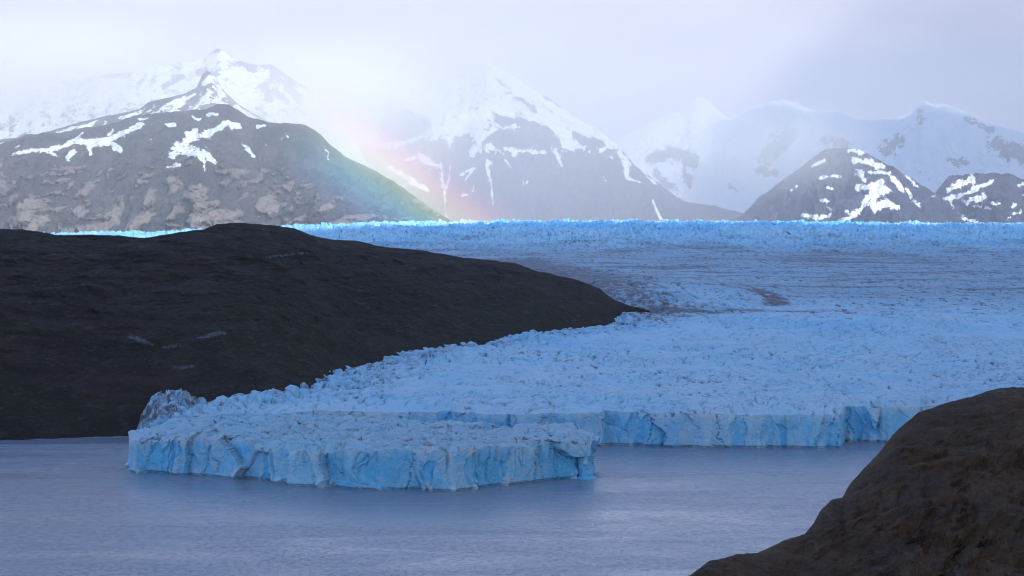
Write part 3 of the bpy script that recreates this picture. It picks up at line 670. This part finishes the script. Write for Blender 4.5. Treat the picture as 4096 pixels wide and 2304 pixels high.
    SG = [[(3210, 860, 8), (3260, 870, 13), (3310, 865, 12), (3325, 840, 8), (3312, 830, 6)], [(3360, 890, 10), (3410, 860, 13), (3440, 840, 10)], [(3380, 845, 5), (3395, 855, 7)], [(3440, 840, 6), (3480, 790, 18), (3520, 760, 30), (3560, 760, 12)], [(3430, 750, 12), (3490, 745, 16), (3530, 730, 14)],
          [(3500, 840, 16), (3540, 810, 18), (3590, 830, 12), (3605, 835, 5)], [(3490, 790, 14), (3500, 840, 12)], [(3440, 690, 18), (3460, 720, 10)], [(3420, 640, 14), (3480, 650, 16), (3530, 670, 10)], [(3570, 710, 12), (3600, 750, 9), (3615, 770, 4)], [(3625, 755, 5), (3650, 800, 7), (3682, 832, 4)],
          [(3280, 710, 4), (3360, 705, 7)], [(3290, 800, 7), (3310, 802, 8)], [(3620, 700, 5), (3670, 745, 6)], [(3725, 782, 6), (3735, 785, 4)], [(3160, 760, 3), (3190, 745, 4)], [(3250, 665, 4), (3300, 640, 7)], [(3400, 600, 9), (3450, 612, 10)], [(3310, 750, 4), (3330, 755, 4)], [(3480, 690, 8), (3560, 690, 8)]]
    def sg(PX, PY, X, Y, Z, gz, gx):
        return .95 * strokes(PX, PY, SG, 500, 9) + .1
    mountain((2780, 4000), G, 7600, 8800, 510, m_r, "dark rounded mountain with a star shaped snow patch at right", sg, 130, 12, da=.0006, rows=380)
    Hh = [(3500, 930), (3680, 860), (3740, 770), (3792, 706), (3854, 697), (3966, 691), (4047, 698), (4090, 716), (4300, 800), (4700, 900)]
    SH = [[(3790, 760, 12), (3850, 730, 16), (3890, 715, 14)], [(3780, 795, 10), (3850, 780, 9), (3920, 745, 9), (3975, 722, 4)], [(3800, 800, 7), (3820, 850, 9), (3870, 880, 7), (3920, 892, 6)], [(3880, 800, 9), (3925, 790, 13), (3935, 785, 10)], [(3850, 805, 6), (3890, 822, 6), (3925, 828, 4)],
          [(3940, 835, 7), (3960, 835, 6)], [(4050, 830, 8), (4060, 820, 8)], [(4070, 740, 5), (4110, 735, 8)], [(4080, 850, 6), (4083, 838, 5)], [(4055, 855, 5), (4065, 850, 5)], [(3970, 812, 6), (3995, 815, 4)], [(4100, 780, 12), (4140, 800, 14), (4200, 850, 10)], [(4035, 875, 4), (4040, 868, 4)]]
    def sh(PX, PY, X, Y, Z, gz, gx):
        return .95 * strokes(PX, PY, SH, 520, 7) + .1
    mountain((3520, 5200), Hh, 7900, 9200, 530, m_r, "dark blue foothill with snow gullies at the right edge", sh, 120, 12, da=.0006)

# ------------------------------------------------------------------ air
def box(name, x0, x1, y0, y1, z0, z1, mat):
    me = bpy.data.meshes.new(name)
    v = [(x, y, z) for z in (z0, z1) for y in (y0, y1) for x in (x0, x1)]
    me.from_pydata(v, [], [(0, 2, 3, 1), (4, 5, 7, 6), (0, 1, 5, 4), (2, 6, 7, 3), (0, 4, 6, 2), (1, 3, 7, 5)])
    me.materials.append(mat); o = bpy.data.objects.new(name, me); COL.objects.link(o); return o
def ellipsoid(name, c, r, mat):
    th = np.linspace(0, 2 * np.pi, 48, endpoint=False)[None, :]; ph = np.linspace(-np.pi / 2, np.pi / 2, 25)[:, None]
    o = mesh_grids(name, [(r[0] * np.cos(ph) * np.cos(th), r[1] * np.cos(ph) * np.sin(th), r[2] * np.sin(ph) + 0 * th, {}, True)], mat)
    o.location = c; return o
HAZE = 1.3e-5
def build_air():
    M = Mt("haze_air")
    p = M.n('ShaderNodeVolumePrincipled', {'Color': (.93, .95, 1, 1), 'Density': HAZE, 'Anisotropy': -.25})
    M.t.links.new(p.outputs[0], M.out.inputs['Volume'])
    o = box("haze", -4500, 4500, -300, 15500, -2, 1330, M.m); tag(o, None, None, "stuff")
    def mist(name, c, r, dens, g, lab, sc=1.6, col=(1, .98, .95)):
        M = Mt(name + "_air"); oc = M.n('ShaderNodeTexCoord').outputs['Object']
        q = M.n('ShaderNodeMapping', {0: oc, 'Scale': (1 / r[0], 1 / r[1], 1 / r[2])}).outputs[0]
        ln = M.n('ShaderNodeVectorMath', {0: q}, operation='LENGTH').outputs['Value']
        nz = M.noise(q, sc, 3, .6)
        f = M.mr(ln, 1.0, .15)
        f = M.ma('MULTIPLY', M.ma('MULTIPLY', f, M.mr(nz, .3, .7, .35, 1.3)), dens)
        p = M.n('ShaderNodeVolumePrincipled', {'Color': (*col, 1), 'Density': f, 'Anisotropy': g})
        M.t.links.new(p.outputs[0], M.out.inputs['Volume'])
        o = ellipsoid(name, c, r, M.m); tag(o, lab, None, "stuff"); return o
    def at(px, py, D): return (float(aa(px, py)) * D, D, CAMZ + D * float(el(py)))
    mist("mist", at(1290, 500, 7800), (760, 600, 480), 3.0e-3, -.62, "bright sunlit mist in the saddle right of the left mountain")
    mist("mist", at(2150, 620, 7000), (1250, 520, 560), 4.5e-4, -.2, "thin rain veil in front of the middle mountain")
    mist("mist", at(3130, 590, 7350), (480, 330, 230), 2.0e-3, -.1, "thin mist on the left shoulder of the dark rounded mountain")
    mist("mist", at(200, 300, 8100), (950, 330, 330), 5.5e-3, -.1, "white cloud on the slope left of the highest summit")
    mist("mist", at(1930, 230, 10300), (950, 420, 330), 8e-4, -.1, "cloud veiling the tip of the middle mountain")
    # cloud that thickens upwards round the summits
    M = Mt("summit_mist_air"); P = M.pos(); q = M.n('ShaderNodeSeparateXYZ', {0: P})
    nz = M.noise(M.mapped(P, (.0006, .0006, .0018)), 1.0, 3, .6)
    zz = M.ma('ADD', q.outputs[2], M.ma('MULTIPLY', M.ma('SUBTRACT', nz, .5), -900.))
    f = M.ma('MULTIPLY', M.mr(zz, 520, 1150, 0, CLD), M.mr(q.outputs[1], 7200, 8200))
    f = M.ma('ADD', f, M.ma('MULTIPLY', M.mr(q.outputs[1], 4950, 5500, 0, BASE), M.mr(q.outputs[0], -500, 1900, 2.0e-4, 6e-5)))
    f = M.ma('ADD', f, M.mr(q.outputs[1], 9600, 10800, 0, 9e-5))
    p = M.n('ShaderNodeVolumePrincipled', {'Color': (.98, .925, .93, 1), 'Density': f, 'Anisotropy': -.02})
    M.t.links.new(p.outputs[0], M.out.inputs['Volume'])
    tag(box("mist", -4400, 4400, 4950, 15300, 60, 1300, M.m), "cloud hiding the summits", None, "stuff")
    # rainbow: ring about the point opposite the sun, standing in the rain shower
    az = SUN_AZ - math.pi; ax = Vector((math.sin(az) * math.cos(SUN_EL), math.cos(az) * math.cos(SUN_EL), -math.sin(SUN_EL)))
    Lx = 4150.0
    R = Lx * math.tan(math.radians(40.0)); wd = R * .058; dp = 60.0
    M = Mt("rainbow_light"); oc = M.n('ShaderNodeTexCoord').outputs['Object']
    q = M.n('ShaderNodeSeparateXYZ', {0: oc})
    rr = M.ma('SQRT', M.ma('ADD', M.ma('POWER', q.outputs[0], 2.), M.ma('POWER', q.outputs[1], 2.)))
    t = M.mr(rr, R - wd, R + wd); t = M.n('ShaderNodeMapRange', {0: rr, 1: R - wd, 2: R + wd}).outputs[0]
    rp = M.n('ShaderNodeValToRGB', {0: t}); cr = rp.color_ramp; cr.interpolation = 'B_SPLINE'
    for i, (p_, c_) in enumerate([(0, (0, 0, 0)), (.16, (.10, .10, .16)), (.33, (.05, .22, .50)), (.48, (.02, .40, .40)), (.60, (.32, .42, .08)), (.72, (.60, .32, .04)), (.84, (.40, .06, .10)), (1, (0, 0, 0))]):
        if i < 2: el_ = cr.elements[i]; el_.position = p_
        else: el_ = cr.elements.new(p_)
        el_.color = (*c_, 1)
    an = M.n('ShaderNodeMath', {0: q.outputs[1], 1: q.outputs[0]}, operation='ARCTAN2').outputs[0]
    fd = M.mr(an, math.radians(54.5), math.radians(49.5), 0, RBOW / (2 * dp))
    em = M.n('ShaderNodeEmission', {'Color': rp.outputs[0], 'Strength': fd})
    M.t.links.new(em.outputs[0], M.out.inputs['Volume'])
    th = np.linspace(0, 1, 100)[None, :] * math.radians(52) + math.radians(15)
    sec = [(R - wd, -dp), (R + wd, -dp), (R + wd, dp), (R - wd, dp), (R - wd, -dp)]
    rr_ = np.array([s[0] for s in sec])[:, None]; zz_ = np.array([s[1] for s in sec])[:, None]
    # object frame: local Z along the axis, local X towards the right of the picture
    ex = Vector((math.cos(az), -math.sin(az), 0)); ey = ax.cross(ex)
    if ey.z < 0: ey = -ey; 
    ez = ex.cross(ey)
    X = rr_ * np.cos(th); Y = rr_ * np.sin(th); Z = zz_ + 0 * th
    o = mesh_grids("rainbow", [(X, Y, Z, {}, False)], M.m, smooth=False)
    from mathutils import Matrix
    m = Matrix((ex, ey, ez)).transposed().to_4x4(); m.translation = Vector((0, 0, CAMZ)) + ax * Lx
    o.matrix_world = m
    tag(o, "faint rainbow slanting down in front of the left mountain's right flank", "rainbow")
RBOW = .45
CLD = 2.1e-4; BASE = 1.0

def build_shade_cloud(h, cx0, cy0, wx, wy, label, thin, edge_amt):
    """unseen cloud bank, added high out of view to keep its footprint in shade"""
    M = Mt("shade_cloud_white"); P = M.pos()
    d = M.n('ShaderNodeBsdfDiffuse', {0: (.75, .78, .84, 1), 'Normal': M.bump(M.noise(P, .002, 6, .6), 1, 200)}); t = M.n('ShaderNodeBsdfTransparent')
    f = M.mr(M.ma('ADD', M.attr('thin'), M.ma('MULTIPLY', M.ma('SUBTRACT', M.noise(P, .003, 4, .6), .5), .5)), .0, 1.0)
    mm = M.n('ShaderNodeMixShader', {0: f, 1: d.outputs[0], 2: t.outputs[0]}); M.t.links.new(mm.outputs[0], M.out.inputs[0])
    off = SD * (h / SD.z)
    n = 160
    u = np.linspace(-1, 1, n)[None, :]; v = np.linspace(-1, 1, n)[:, None]
    # footprint of the shade on the ground (x, y), shifted towards the sun
    gx = cx0 + wx * u + 0 * v; gy = cy0 + wy * v + 0 * u
    edge = edge_amt * np.clip(v, 0, 1) * (250 * fbm(gx / 900, gx * 0, 3, 600) - 900 * (1 - ss(-900, 100, gx)))
    gy = gy + edge
    t = np.sqrt(np.clip(1 - np.maximum(np.abs(u), np.abs(v)) ** 4, 0, 1))
    b = 120 * fbm(gx / 600, gy / 600, 4, 601)
    lo = h - 40 * t + b * t * .6; hi = h + (500 + 3 * b) * t
    X = gx + off.x; Y = gy + off.y; th_ = ss(.50, 1.0, v - .22 * ss(-700, 300, gx)) * thin + (1 - thin) * ss(.7, 1, np.maximum(np.abs(u), np.abs(v)))
    o = mesh_grids("cloud", [(X, Y, lo, {"thin": th_}, False), (X, Y, hi, {"thin": th_}, False)], M.m)  # unseen, added for the shade it casts
    tag(o, label, "cloud", "structure")

build_lake(); build_glacier(); build_tongue(); build_ridge(); build_outcrop(); build_mountains()
build_shade_cloud(2000.0, 150, 2600, 2700, 2900, "unseen cloud bank added overhead to shade the lake", 1, 1)
build_shade_cloud(2700.0, 3300, 12300, 2700, 2500, "unseen cloud bank added to shade the far range at right", 0, 0)
build_air()
